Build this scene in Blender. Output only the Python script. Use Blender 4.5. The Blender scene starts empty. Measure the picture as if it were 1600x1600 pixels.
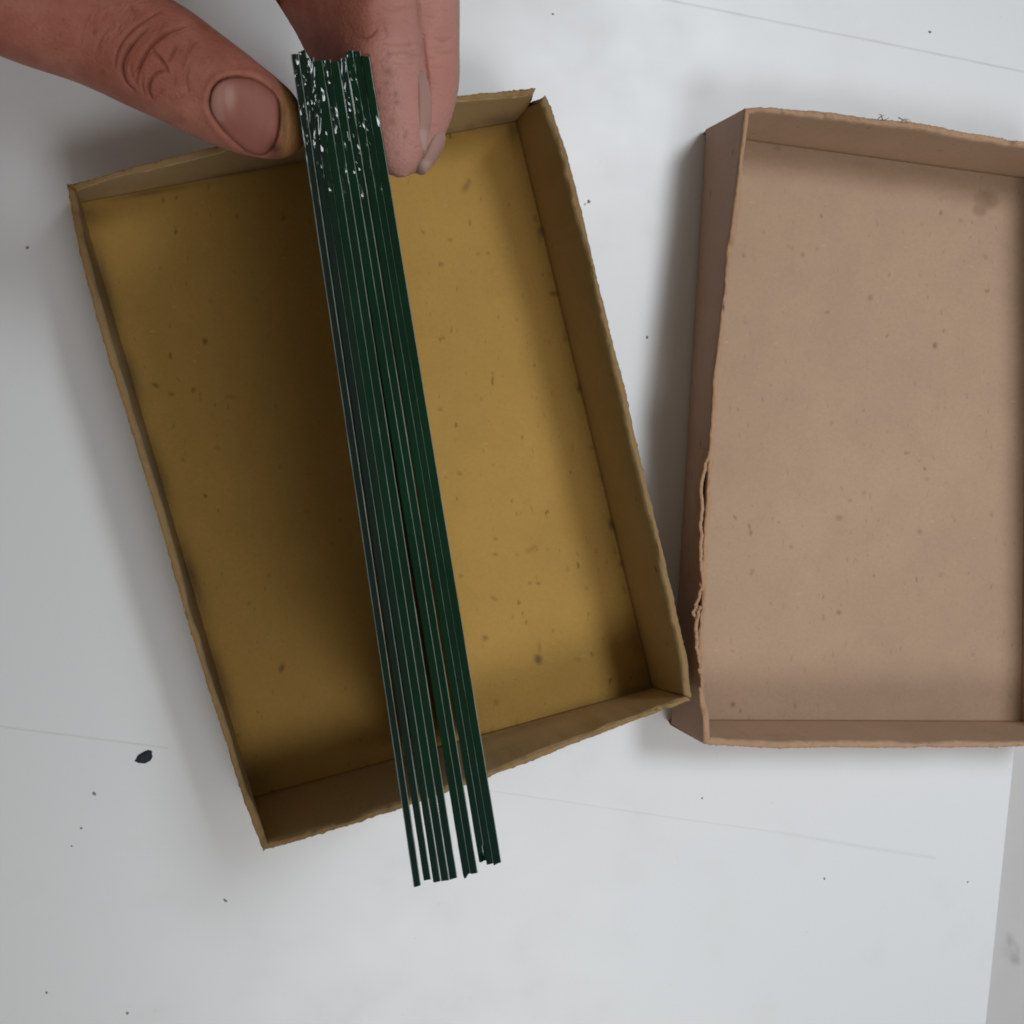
import bpy, bmesh, math, random
import numpy as np
from mathutils import Vector, Matrix
from mathutils.bvhtree import BVHTree

SC = bpy.context.scene
COL = SC.collection
MM = 0.001
rng = np.random.default_rng(7)
random.seed(7)

# ------------------------------------------------------------------ camera
F = 2200.0                      # focal length in units of a 1600-wide frame
CAM_H = 0.424
Ry = Matrix.Rotation(math.radians(-13.19), 3, 'Y')
Rx = Matrix.Rotation(math.radians(-4.42), 3, 'X')
CM = Ry @ Rx
CAM_P = Vector((0, 0, CAM_H))
cam_data = bpy.data.cameras.new('camera')
cam_data.sensor_width = 36.0
cam_data.lens = 36.0 * F / 1600.0
cam_data.clip_start = 0.01
cam_data.clip_end = 50.0
cam = bpy.data.objects.new('camera', cam_data)
cam.matrix_world = Matrix.Translation(CAM_P) @ CM.to_4x4()
COL.objects.link(cam)
SC.camera = cam

# ------------------------------------------------------------------ light
world = bpy.data.worlds.new('World')
SC.world = world
world.use_nodes = True
wb = world.node_tree.nodes['Background']
wb.inputs['Color'].default_value = (1.0, 0.92, 0.80, 1)
wb.inputs['Strength'].default_value = 0.18

def area(name, loc, target, sx, sy, power, color):
    d = bpy.data.lights.new(name, 'AREA')
    d.shape = 'RECTANGLE'
    d.size, d.size_y = sx, sy
    d.energy = power
    d.color = color
    o = bpy.data.objects.new(name, d)
    o.location = loc
    v = (Vector(target) - Vector(loc)).normalized()
    z = -v
    y = Vector((0, 1, 0))
    x = y.cross(z).normalized()
    y = z.cross(x)
    o.rotation_euler = Matrix((x, y, z)).transposed().to_euler()
    COL.objects.link(o)
    return o

area('ceiling_strip_light', (0.66, -0.20, 1.80), (0.20, -0.05, 0.0), 0.14, 2.4, 2.4, (0.985, 0.99, 1.0))
area('ceiling_light_panel', (1.25, -0.10, 1.90), (0.15, 0.0, 0.0), 0.8, 2.0, 1.0, (0.985, 0.99, 1.0))
FILL_LAMP = ((0.48, -1.00, 1.85), (0.17, -0.14, 0.0), 26.0, 1.0, 0.48, 84.0, (0.97, 0.98, 1.0))
def spot(name, loc, target, cone, blend, radius, power, color):
    d = bpy.data.lights.new(name, 'SPOT')
    d.spot_size = math.radians(cone)
    d.spot_blend = blend
    d.shadow_soft_size = radius
    d.energy = power
    d.color = color
    o = bpy.data.objects.new(name, d)
    o.location = loc
    o.rotation_euler = (Vector(target) - Vector(loc)).to_track_quat('-Z', 'Y').to_euler()
    COL.objects.link(o)
    return o

spot('added_gradient_spot', (0.72, 0.52, 1.75), (0.30, -0.04, 0.0), 26.0, 1.0, 0.27, 76.0, (0.90, 0.955, 1.0))  # spot added so that the table brightens rightwards and dims to the left
spot('added_fill_spot', *FILL_LAMP)  # unseen soft spot added as fill to lift the shaded sides

SC.view_settings.view_transform = 'Standard'
SC.view_settings.look = 'None'
SC.view_settings.exposure = 0.0
SC.view_settings.gamma = 1.0
SC.render.engine = 'CYCLES'
SC.cycles.max_bounces = 16
SC.cycles.transmission_bounces = 16
SC.cycles.use_denoising = True
SC.cycles.filter_width = 1.8

# ------------------------------------------------------------------ helpers
CMn = np.array(CM)
CPn = np.array(CAM_P)

def ray(px, py):
    v = CMn @ np.array([(px - 800) / F, (800 - py) / F, -1.0])
    return v

def atz(px, py, z):             # point on the level plane z (metres)
    v = ray(px, py)
    return CPn + v * ((z - CPn[2]) / v[2])

def atd(px, py, d):             # point at depth d (millimetres) along the optical axis
    return CPn + ray(px, py) * (d * MM)

def topx(P):
    q = (np.asarray(P) - CPn) @ CMn
    return 800 + F * q[..., 0] / -q[..., 2], 800 - F * q[..., 1] / -q[..., 2], -q[..., 2]

def noise1(n, cells, amp=1.0, seed=0):
    r = np.random.default_rng(seed)
    k = r.uniform(-1, 1, int(cells) + 4)
    t = np.linspace(0, cells, n)
    i = np.floor(t).astype(int)
    f = t - i
    f = f * f * (3 - 2 * f)
    return amp * (k[i] * (1 - f) + k[i + 1] * f)

def fractal1(n, cells, amp, seed, oct=4, gain=0.55):
    out = np.zeros(n)
    for o in range(oct):
        out += noise1(n, cells * 2 ** o, amp * gain ** o, seed + 13 * o)
    return out

def polyline(pts, n):
    pts = np.array(pts, float)
    seg = np.linalg.norm(np.diff(pts, axis=0), axis=1)
    s = np.concatenate([[0], np.cumsum(seg)])
    t = np.linspace(0, s[-1], n)
    return np.stack([np.interp(t, s, pts[:, k]) for k in range(pts.shape[1])], 1)

def smoothstep(x, a, b):
    t = np.clip((x - a) / (b - a), 0, 1)
    return t * t * (3 - 2 * t)

def mesh_obj(name, verts, faces, mats, parent=None, mat_idx=None, smooth=True, attrs=None):
    me = bpy.data.meshes.new(name)
    me.from_pydata([tuple(v) for v in verts], [], [tuple(f) for f in faces])
    for m in (mats if isinstance(mats, (list, tuple)) else [mats]):
        me.materials.append(m)
    if mat_idx is not None:
        me.polygons.foreach_set('material_index', np.array(mat_idx, dtype=np.int32))
    if smooth:
        me.polygons.foreach_set('use_smooth', np.ones(len(me.polygons), dtype=bool))
    for k, a in (attrs or {}).items():
        at = me.attributes.new(k, 'FLOAT', 'POINT')
        at.data.foreach_set('value', np.asarray(a, dtype=np.float32))
    me.update()
    o = bpy.data.objects.new(name, me)
    COL.objects.link(o)
    if parent is not None:
        o.parent = parent
        o.matrix_parent_inverse = parent.matrix_world.inverted()
    return o

def empty(name, loc, label, cat, group=None):
    o = bpy.data.objects.new(name, None)
    o.empty_display_size = 0.01
    o.location = loc
    COL.objects.link(o)
    o.matrix_world = Matrix.Translation(Vector(loc))
    o['label'] = label
    o['category'] = cat
    if group:
        o['group'] = group
    return o

# ------------------------------------------------------------------ materials
class NT:
    def __init__(self, name):
        self.m = bpy.data.materials.new(name)
        self.m.use_nodes = True
        self.t = self.m.node_tree
        self.b = self.t.nodes['Principled BSDF']
        self.tc = self.t.nodes.new('ShaderNodeTexCoord')

    def n(self, typ, **kw):
        x = self.t.nodes.new(typ)
        for k, v in kw.items():
            if k in x.inputs.keys() if hasattr(x.inputs, 'keys') else False:
                x.inputs[k].default_value = v
            else:
                setattr(x, k, v)
        return x

    def l(self, a, b):
        self.t.links.new(a, b)

    def noise(self, scale, detail=4, rough=0.55, coord=None, stretch=None):
        x = self.n('ShaderNodeTexNoise')
        x.inputs['Scale'].default_value = scale
        x.inputs['Detail'].default_value = detail
        x.inputs['Roughness'].default_value = rough
        src = coord or self.tc.outputs['Object']
        if stretch:
            mp = self.n('ShaderNodeMapping')
            mp.inputs['Scale'].default_value = stretch
            self.l(src, mp.inputs['Vector'])
            src = mp.outputs['Vector']
        self.l(src, x.inputs['Vector'])
        return x.outputs['Fac']

    def ramp(self, fac, stops):
        r = self.n('ShaderNodeValToRGB')
        e = r.color_ramp.elements
        while len(e) < len(stops):
            e.new(0.5)
        for i, (p, c) in enumerate(stops):
            e[i].position = p
            e[i].color = c if len(c) == 4 else (*c, 1)
        self.l(fac, r.inputs['Fac'])
        return r.outputs['Color']

    def mix(self, fac, a, b, mode='MIX'):
        x = self.n('ShaderNodeMix')
        x.data_type = 'RGBA'
        x.blend_type = mode
        for sock, v in ((x.inputs[0], fac), (x.inputs[6], a), (x.inputs[7], b)):
            if hasattr(v, 'is_linked'):
                self.l(v, sock)
            elif isinstance(v, (int, float)):
                sock.default_value = v
            else:
                sock.default_value = (*v, 1) if len(v) == 3 else v
        return x.outputs[2]

    def math(self, op, a, b=0.0, c=None):
        x = self.n('ShaderNodeMath', operation=op)
        for i, v in enumerate((a, b) if c is None else (a, b, c)):
            if hasattr(v, 'is_linked'):
                self.l(v, x.inputs[i])
            else:
                x.inputs[i].default_value = v
        return x.outputs[0]

    def attr(self, name):
        a = self.n('ShaderNodeAttribute', attribute_name=name)
        return a.outputs['Fac']

    def bump(self, h, strength, dist, prev=None):
        b = self.n('ShaderNodeBump')
        b.inputs['Strength'].default_value = strength
        b.inputs['Distance'].default_value = dist
        self.l(h, b.inputs['Height'])
        if prev is not None:
            self.l(prev, b.inputs['Normal'])
        return b.outputs['Normal']

    def out(self, color=None, rough=None, normal=None, **kw):
        if color is not None:
            if hasattr(color, 'is_linked'):
                self.l(color, self.b.inputs['Base Color'])
            else:
                self.b.inputs['Base Color'].default_value = (*color, 1)
        if rough is not None:
            if hasattr(rough, 'is_linked'):
                self.l(rough, self.b.inputs['Roughness'])
            else:
                self.b.inputs['Roughness'].default_value = rough
        if normal is not None:
            self.l(normal, self.b.inputs['Normal'])
        for k, v in kw.items():
            self.b.inputs[k.replace('_', ' ')].default_value = v
        return self.m


def cardboard(name, base, fleck_dark, fleck_light, stain_col, rough=0.85):
    m = NT(name)
    big = m.noise(14, 3)
    mid = m.noise(70, 4)
    fine = m.noise(900, 3, 0.7)
    c = m.mix(m.math('MULTIPLY', m.ramp(big, [(0.3, (0, 0, 0)), (0.7, (1, 1, 1))]), 0.55),
              tuple(x * 0.88 for x in base), tuple(x * 1.10 for x in base))
    c = m.mix(m.math('MULTIPLY', m.ramp(mid, [(0.42, (0, 0, 0)), (0.72, (1, 1, 1))]), 0.22), c, tuple(x * 0.72 for x in base))
    c = m.mix(m.math('MULTIPLY', m.ramp(fine, [(0.4, (0, 0, 0)), (0.75, (1, 1, 1))]), 0.22), c, tuple(x * 0.6 for x in base))
    # short pulp fibres, dark and light
    for sc, st, lo, hi, col, amt in ((620, (1, 0.4, 1), 0.68, 0.78, fleck_dark, 0.35), (700, (0.45, 1, 1), 0.70, 0.80, fleck_light, 0.28),
                                     (330, (1, 0.6, 1), 0.73, 0.79, fleck_dark, 0.5)):
        f = m.noise(sc, 1.5, 0.5, stretch=st)
        c = m.mix(m.math('MULTIPLY', m.ramp(f, [(lo, (0, 0, 0)), (hi, (1, 1, 1))]), amt), c, col)
    # stains and soiling with shapes of their own
    s = m.attr('stain')
    sn = m.noise(160, 4, 0.65)
    s2 = m.math('MULTIPLY', s, m.math('ADD', m.math('MULTIPLY', sn, 1.3), 0.35))
    s2 = m.math('MINIMUM', s2, 1.0)
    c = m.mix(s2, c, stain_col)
    h = m.math('ADD', m.math('MULTIPLY', fine, 0.5), m.noise(300, 4, 0.6))
    return m.out(c, rough, m.bump(h, 0.35, 0.0004), Specular_IOR_Level=0.25)

M_TRAY = cardboard('yellow_cardboard', (0.52, 0.312, 0.080), (0.10, 0.055, 0.02), (0.62, 0.46, 0.22), (0.085, 0.052, 0.030))
M_TRAY_OUT = cardboard('yellow_cardboard_outside', (0.36, 0.21, 0.085), (0.10, 0.055, 0.02), (0.55, 0.4, 0.2), (0.09, 0.055, 0.03))
M_TRAY_EDGE = cardboard('torn_yellow_cardboard_edge', (0.35, 0.225, 0.10), (0.14, 0.08, 0.03), (0.62, 0.46, 0.25), (0.10, 0.06, 0.03), 0.95)
M_TRAY_WALL = cardboard('yellow_cardboard_wall', (0.60, 0.43, 0.22), (0.16, 0.10, 0.05), (0.65, 0.5, 0.28), (0.13, 0.09, 0.06))
M_LID_WALL = cardboard('tan_cardboard_wall', (0.55, 0.40, 0.285), (0.25, 0.16, 0.1), (0.66, 0.52, 0.4), (0.2, 0.13, 0.09))
M_LID = cardboard('tan_cardboard', (0.49, 0.34, 0.235), (0.22, 0.13, 0.08), (0.62, 0.48, 0.36), (0.17, 0.10, 0.06))
M_LID_OUT = cardboard('brown_paper_outside', (0.47, 0.31, 0.225), (0.12, 0.07, 0.04), (0.36, 0.25, 0.17), (0.10, 0.06, 0.035), 0.7)
M_LID_EDGE = cardboard('torn_tan_cardboard_edge', (0.50, 0.31, 0.19), (0.2, 0.11, 0.06), (0.66, 0.46, 0.32), (0.14, 0.08, 0.05), 0.95)

def white_sheet_mat():
    m = NT('white_laminate')
    obj = m.tc.outputs['Object']
    big = m.noise(6, 3)
    mid = m.noise(45, 5, 0.6)
    c = m.mix(m.math('MULTIPLY', big, 0.35), (0.79, 0.815, 0.835), (0.75, 0.77, 0.785))
    c = m.mix(m.math('MULTIPLY', m.ramp(mid, [(0.55, (0, 0, 0)), (0.8, (1, 1, 1))]), 0.14), c, (0.60, 0.58, 0.55))
    tiny = m.noise(520, 1, 0.5)
    c = m.mix(m.math('MULTIPLY', m.ramp(tiny, [(0.785, (0, 0, 0)), (0.83, (1, 1, 1))]), 0.2), c, (0.35, 0.33, 0.31))
    # long faint knife scores in the surface
    hsum = None
    for (a, b, w, k) in (((1035, -2), (1660, 124), 0.00055, 0.40), ((758, 1234), (1225, 1302), 0.0004, 0.16), ((1225, 1302), (1462, 1341), 0.0009, 0.15),
                         ((-60, 1127), (262, 1169), 0.0005, 0.26)):
        A = atz(*a, 0)
        B = atz(*b, 0)
        d = B - A
        L = np.linalg.norm(d)
        d /= L
        sub = m.n('ShaderNodeVectorMath', operation='SUBTRACT')
        m.l(obj, sub.inputs[0])
        sub.inputs[1].default_value = tuple(A)
        dt = m.n('ShaderNodeVectorMath', operation='DOT_PRODUCT')
        m.l(sub.outputs[0], dt.inputs[0])
        dt.inputs[1].default_value = tuple(d)
        dn = m.n('ShaderNodeVectorMath', operation='DOT_PRODUCT')
        m.l(sub.outputs[0], dn.inputs[0])
        dn.inputs[1].default_value = (-d[1], d[0], 0)
        wob = m.math('MULTIPLY', m.math('SUBTRACT', m.noise(25, 2), 0.5), 0.0006)
        dist = m.math('ABSOLUTE', m.math('ADD', dn.outputs['Value'], wob))
        g = m.math('SUBTRACT', 1.0, m.math('DIVIDE', dist, w))
        g = m.math('MAXIMUM', g, 0.0)
        ends = m.math('MULTIPLY', m.math('GREATER_THAN', dt.outputs['Value'], 0.0), m.math('LESS_THAN', dt.outputs['Value'], float(L)))
        g = m.math('MULTIPLY', g, ends)
        g = m.math('MULTIPLY', g, m.math('ADD', 0.5, m.noise(90, 2)))
        c = m.mix(m.math('MULTIPLY', g, k * 1.0), c, (0.35, 0.35, 0.35))
        hsum = g if hsum is None else m.math('ADD', hsum, g)
    nrm = m.bump(m.noise(25, 3), 0.015, 0.002)
    nrm = m.bump(m.math('MULTIPLY', hsum, -1.0), 0.06, 0.0003, nrm)
    r = m.math('ADD', 0.27, m.math('MULTIPLY', mid, 0.16))
    return m.out(c, r, nrm, Specular_IOR_Level=0.5)

M_SHEET = white_sheet_mat()

def grey_mat():
    m = NT('grey_bench_laminate')
    n = m.noise(40, 5)
    c = m.mix(n, (0.50, 0.495, 0.50), (0.56, 0.555, 0.56))
    sp = m.attr('stain')
    c = m.mix(sp, c, (0.17, 0.14, 0.14))
    return m.out(c, 0.45, m.bump(m.noise(500, 3), 0.1, 0.0003))

M_GREY = grey_mat()

def dark_mat():
    m = NT('dark_blue_paint_flake')
    n = m.noise(900, 3)
    return m.out(m.mix(n, (0.008, 0.014, 0.022), (0.02, 0.03, 0.04)), 0.75, m.bump(n, 0.5, 0.0003))

M_DARK = dark_mat()

def speck_mat():
    m = NT('grey_dirt')
    n = m.noise(1500, 2)
    return m.out(m.mix(n, (0.18, 0.17, 0.16), (0.36, 0.34, 0.33)), 0.8)

M_SPECK = speck_mat()

def glass_mat():
    m = NT('old_green_plate_glass')
    sc = m.noise(260, 5, 0.7)
    chip = m.attr('chip')
    nrm = m.bump(sc, 0.03, 0.0006)
    bchip = m.n('ShaderNodeBump')
    bchip.inputs['Distance'].default_value = 0.0030
    msk = m.ramp(m.noise(150, 2, 0.5, stretch=(1.4, 0.5, 1)), [(0.36, (0, 0, 0)), (0.46, (1, 1, 1))])
    m.l(m.math('MULTIPLY', chip, m.math('ADD', 0.04, m.math('MULTIPLY', msk, 0.96))), bchip.inputs['Strength'])
    m.l(m.noise(230, 2.0, 0.5, stretch=(1, 0.22, 1)), bchip.inputs['Height'])
    m.l(nrm, bchip.inputs['Normal'])
    haze = m.noise(45, 5, 0.65, stretch=(1, 0.3, 1))
    hz = m.ramp(haze, [(0.42, (0, 0, 0)), (0.75, (1, 1, 1))])
    gs = m.attr('grey')
    c = m.mix(hz, (0.0006, 0.023, 0.0085), (0.001, 0.038, 0.014))
    c = m.mix(m.math('MULTIPLY', gs, m.math('ADD', 0.2, haze)), c, (0.012, 0.014, 0.014))
    tail = m.attr('tail')
    c = m.mix(tail, c, (0.003, 0.019, 0.016))
    r = m.math('ADD', 0.07, m.math('MULTIPLY', hz, 0.10))
    m.out(c, r, bchip.outputs['Normal'], IOR=1.40)
    return m.m

M_GLASS = glass_mat()

def arris_mat():
    m = NT('arris_gap_light')
    n = m.noise(120, 5, 0.7, stretch=(1, 0.3, 1))
    c = m.mix(m.ramp(n, [(0.22, (0, 0, 0)), (0.5, (1, 1, 1))]), (0.05, 0.085, 0.065), (0.24, 0.31, 0.27))  # pale green paints the light lines between plates onto the arris
    return m.out(c, 0.35, m.bump(m.noise(1500, 3), 0.4, 0.0003))

M_ARRIS = arris_mat()

def skin_mat():
    m = NT('skin')
    big = m.noise(60, 4, 0.6)
    mid = m.noise(260, 4, 0.6)
    fine = m.noise(1300, 3, 0.6)
    c = m.mix(m.ramp(big, [(0.3, (0, 0, 0)), (0.7, (1, 1, 1))]), (0.29, 0.092, 0.058), (0.46, 0.195, 0.138))
    c = m.mix(m.math('MULTIPLY', m.ramp(mid, [(0.42, (0, 0, 0)), (0.68, (1, 1, 1))]), 0.55), c, (0.30, 0.085, 0.062))
    c = m.mix(m.math('MULTIPLY', m.attr('blanch_lit'), 0.62), c, (0.68, 0.37, 0.32))
    c = m.mix(m.math('MULTIPLY', m.attr('red'), 0.75), c, (0.42, 0.12, 0.085))
    c = m.mix(m.math('MULTIPLY', m.attr('yellow'), 0.9), c, (0.33, 0.17, 0.045))
    d = m.math('MINIMUM', m.math('MULTIPLY', m.attr('dirt'), m.math('ADD', 0.3, m.math('MULTIPLY', mid, 1.3))), 0.92)
    c = m.mix(d, c, (0.06, 0.022, 0.012))
    v = m.n('ShaderNodeTexVoronoi', feature='DISTANCE_TO_EDGE')
    v.inputs['Scale'].default_value = 900
    m.l(m.tc.outputs['Object'], v.inputs['Vector'])
    nrm = m.bump(v.outputs['Distance'], 0.4, 0.0004)
    nrm = m.bump(fine, 0.4, 0.0004, nrm)
    nrm = m.bump(m.noise(350, 3, 0.5, stretch=(1, 0.35, 1)), 0.18, 0.0006, nrm)
    m.out(c, 0.58, nrm, Subsurface_Weight=0.12, Subsurface_Scale=0.003, Specular_IOR_Level=0.28)
    m.b.inputs['Subsurface Radius'].default_value = (1.0, 0.35, 0.2)
    return m.m

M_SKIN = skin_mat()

def nail_mat():
    m = NT('fingernail')
    n = m.noise(500, 3, 0.6, stretch=(1, 0.2, 1))
    c = m.mix(n, (0.29, 0.10, 0.072), (0.35, 0.135, 0.105))
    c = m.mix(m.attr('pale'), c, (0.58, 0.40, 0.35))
    c = m.mix(m.attr('dirt'), c, (0.085, 0.04, 0.018))
    m.out(c, 0.5, m.bump(n, 0.15, 0.0003), Specular_IOR_Level=0.22)
    return m.m

M_NAIL = nail_mat()

# ------------------------------------------------------------------ setting
def slab(name, corners, z0, z1, mat, n=(1, 1), stain=None, bevel=0.0):
    """flat slab over a world-space quad (TL, TR, BR, BL), gridded on top"""
    TL, TR, BR, BL = [np.array(c, float)[:2] for c in corners]
    nu, nv = n
    U, V = np.meshgrid(np.linspace(0, 1, nu + 1), np.linspace(0, 1, nv + 1), indexing='ij')
    X = ((1 - U) * (1 - V))[..., None] * TL + (U * (1 - V))[..., None] * TR + (U * V)[..., None] * BR + ((1 - U) * V)[..., None] * BL
    top = np.concatenate([X, np.full(X.shape[:2] + (1,), z1)], 2).reshape(-1, 3)
    idx = np.arange((nu + 1) * (nv + 1)).reshape(nu + 1, nv + 1)
    faces = np.stack([idx[:-1, :-1], idx[:-1, 1:], idx[1:, 1:], idx[1:, :-1]], -1).reshape(-1, 4).tolist()
    verts = top.tolist()
    border = list(idx[:, 0]) + list(idx[-1, 1:]) + list(idx[-2::-1, -1]) + list(idx[0, -2:0:-1])
    base = len(verts)
    for b in border:
        x, y, _ = verts[b]
        verts.append((x, y, z0))
    k = len(border)
    for i in range(k):
        j = (i + 1) % k
        faces.append((border[j], border[i], base + i, base + j))
    faces.append([base + i for i in range(k)])
    st = np.zeros(len(verts))
    if stain is not None:
        st[:len(top)] = stain(top)
    o = mesh_obj(name, verts, faces, mat, smooth=False, attrs={'stain': st})
    return o

# white laminate sheet; its right-hand edge runs out of the lower right of the frame
E0, E1 = atz(1585, 1170, 0), atz(1540, 1600, 0)
ed = (E0 - E1) / np.linalg.norm(E0 - E1)
e_top, e_bot = E1 + ed * 0.75, E1 - ed * 0.35
sheet = slab('white_tabletop_sheet', ((-0.75, 0.7), e_top, e_bot, (-0.75, -0.48)), -0.003, 0.0, M_SHEET, (2, 2))
sheet['kind'] = 'structure'
def grey_stain(P):
    px, py, _ = topx(P)
    out = np.zeros(len(P))
    for (x, y, r, a) in ((1578, 1468, 6, 0.9), (1575, 1487, 9, 0.30), (1586, 1497, 7, 0.9), (1590, 1480, 5, .3)):
        out = np.maximum(out, 0.78 * a * np.exp(-((px - x) ** 2 + (py - y) ** 2) / r ** 2))
    return out
g0 = atz(1500, 1100, -0.0031)
bench = slab('grey_workbench', ((-0.9, 0.9), (g0[0] - .06, 0.9), (g0[0] - .06, -0.7), (-0.9, -0.7)), -0.03, -0.0031, M_GREY, (2, 2))
bench['kind'] = 'structure'
bench2 = slab('grey_workbench_panel', ((g0[0] - .0598, 0.9), (0.62, 0.9), (0.62, -0.7), (g0[0] - .0598, -0.7)), -0.03, -0.0031, M_GREY, (260, 700), grey_stain)
bench2['kind'] = 'structure'

# ------------------------------------------------------------------ cardboard boxes
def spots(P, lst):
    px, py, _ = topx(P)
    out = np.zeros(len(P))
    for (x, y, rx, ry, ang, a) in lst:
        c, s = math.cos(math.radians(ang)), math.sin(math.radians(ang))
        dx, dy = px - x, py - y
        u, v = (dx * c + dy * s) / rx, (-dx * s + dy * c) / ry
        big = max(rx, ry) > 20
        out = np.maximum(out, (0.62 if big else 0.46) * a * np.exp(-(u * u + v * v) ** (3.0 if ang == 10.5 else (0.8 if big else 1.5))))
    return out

def wall(name, parent, floor_px, rim_px, z0, z1, t, mats, seed, jitter=0.0006, n=220, bulge=0.0, round_r=0.0, stain=None, tear=None, tsign=1, sag=None):
    """one cardboard wall: floor_px is the inner foot, rim_px the outer upper edge"""
    fl = np.array([atz(x, y, z0) for x, y in polyline(floor_px, n)])
    ro = np.array([atz(x, y, z1) for x, y in polyline(rim_px, n)])
    s = np.linspace(0, 1, n)
    d = fl[-1] - fl[0]
    d[2] = 0
    d /= np.linalg.norm(d)
    nn = np.array([-d[1], d[0], 0])
    sh = (1 - 2 * s)[:, None] * d * t
    fi, fo = fl, fl + nn * t - sh
    ri = ro - nn * t + sh
    # rim: uneven height and torn fibres
    hz = fractal1(n, 7, jitter * .7, seed) + fractal1(n, 60, jitter * 0.4, seed + 5)
    if sag is not None:
        hz = hz + sag(s)
    nick = np.clip(fractal1(n, 16, 1.0, seed + 31, 3) - 0.75, 0, 1)
    hz = hz - 0.0022 * nick
    wob = (fractal1(n, 6, 0.00022, seed + 9))[:, None] * nn
    ro = ro + wob
    ri = ri + wob * 0.8
    ri = ri + nn * (np.clip(fractal1(n, 11, 0.0005, seed + 47, 3) - 0.0001, -0.0003, 0.0006))[:, None]
    M = 14
    vb = -z0 / (z1 - z0) * 0.93
    lev = np.linspace(0, 1, M)
    rows = []
    tags = []
    def col(A, B, v, outer):
        P = A + (B - A) * v
        bl = bulge * math.sin(math.pi * max(0, v)) * (0.6 + 0.4 * np.sin(2 * np.pi * s * 1.3 + seed))
        P = P + nn * bl[:, None]
        hh = smoothstep(np.array(v), 0.80, 1.0)
        P[:, 2] += hz * hh
        if tear is not None:
            P = P + d * (tear(s, v))[:, None]
        return P
    for v in [vb] + list(lev[1:]):                    # inside, foot to rim
        rows.append(col(fi, ri, v, False)); tags.append('i')
    for k in (0.33, 0.66):                            # across the torn rim
        P = col(ri + (ro - ri) * k, ri + (ro - ri) * k, 1, False)
        P[:, 2] += fractal1(n, 90, 0.00028, seed + int(k * 100)) + 0.00012
        P += nn * fractal1(n, 110, 0.00022, seed + 3 + int(k * 100))[:, None]
        rows.append(P); tags.append('e')
    for v in list(lev[::-1][:-1]) + [0.05, vb]:       # outside, rim to foot
        P = col(fo, ro, v, True)
        z = P[:, 2].mean()
        if round_r > 0 and z < round_r:
            k = round_r - math.sqrt(max(0, round_r ** 2 - (round_r - max(z, 0)) ** 2))
            P = P - nn * min(k, t * 0.8)
        if v == 1:
            P += nn * np.abs(fractal1(n, 100, 0.00025, seed + 71))[:, None]
        rows.append(P); tags.append('o')
    R = len(rows)
    V = np.concatenate(rows)
    faces, mi = [], []
    for r in range(R):
        r2 = (r + 1) % R
        edge = (tags[r] == 'e' or tags[r2] == 'e')
        m = 2 if edge else (0 if tags[r] == 'i' and tags[r2] == 'i' else 1)
        for i in range(n - 1):
            faces.append((r * n + i, r * n + i + 1, r2 * n + i + 1, r2 * n + i))
            mi.append(m)
    faces.append([r * n for r in range(R)]); mi.append(2)
    faces.append([r * n + n - 1 for r in range(R)][::-1]); mi.append(2)
    st = stain(V) if stain is not None else np.zeros(len(V))
    return mesh_obj(name, V, faces, mats, parent, mi, True, {'stain': st})

def panel(name, parent, px_corners, z0, z1, mat, n, stain, warp=0.0006, grow=0.0012):
    C = [atz(x, y, z1) for x, y in px_corners]
    c = sum(C) / 4
    C = [p + (p - c) / np.linalg.norm(p - c) * grow for p in C]
    o = slab(name, C, z0, z1, mat, n)
    me = o.data
    co = np.empty(len(me.vertices) * 3)
    me.vertices.foreach_get('co', co)
    co = co.reshape(-1, 3)
    k = (n[0] + 1) * (n[1] + 1)
    U, V = np.meshgrid(np.linspace(0, 1, n[0] + 1), np.linspace(0, 1, n[1] + 1), indexing='ij')
    w = np.sin(np.pi * U) * np.sin(np.pi * V)
    h = warp * (np.sin(3.1 * U + 1) * np.cos(2.3 * V + .4) * w)
    co[:k, 2] += h.ravel()
    me.vertices.foreach_set('co', co.ravel())
    at = me.attributes['stain']
    st = np.zeros(len(co))
    st[:k] = stain(co[:k])
    at.data.foreach_set('value', st.astype(np.float32))
    me.polygons.foreach_set('use_smooth', np.ones(len(me.polygons), dtype=bool))
    me.update()
    o.parent = parent
    o.matrix_parent_inverse = parent.matrix_world.inverted()
    return o

# --- yellow tray
ZT = 0.0384
tray = empty('cardboard_tray', tuple(atz(570, 700, 0.0)), 'mustard yellow open cardboard tray with torn corner, under the held glass', 'cardboard box')
f_top = [(126, 317), (806, 190)]
f_right = [(806, 190), (1018, 1074)]
f_bot = [(1018, 1074), (396, 1245)]
f_left = [(396, 1245), (126, 317)]
r_top = [(104, 289), (164, 274), (252, 250), (346, 226), (520, 186), (714, 149), (849, 134)]
r_right = [(849, 134), (880, 225), (913, 350), (939, 459), (972, 594), (1019, 800), (1050, 931), (1074, 1045), (1079, 1091)]
r_bot = [(1079, 1091), (972, 1134), (875, 1172), (762, 1214), (626, 1262), (560, 1285), (413, 1329)]
r_left = [(413, 1329), (382, 1246), (296, 980), (246, 800), (213, 700), (178, 585), (137, 440), (118, 365), (104, 289)]

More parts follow.
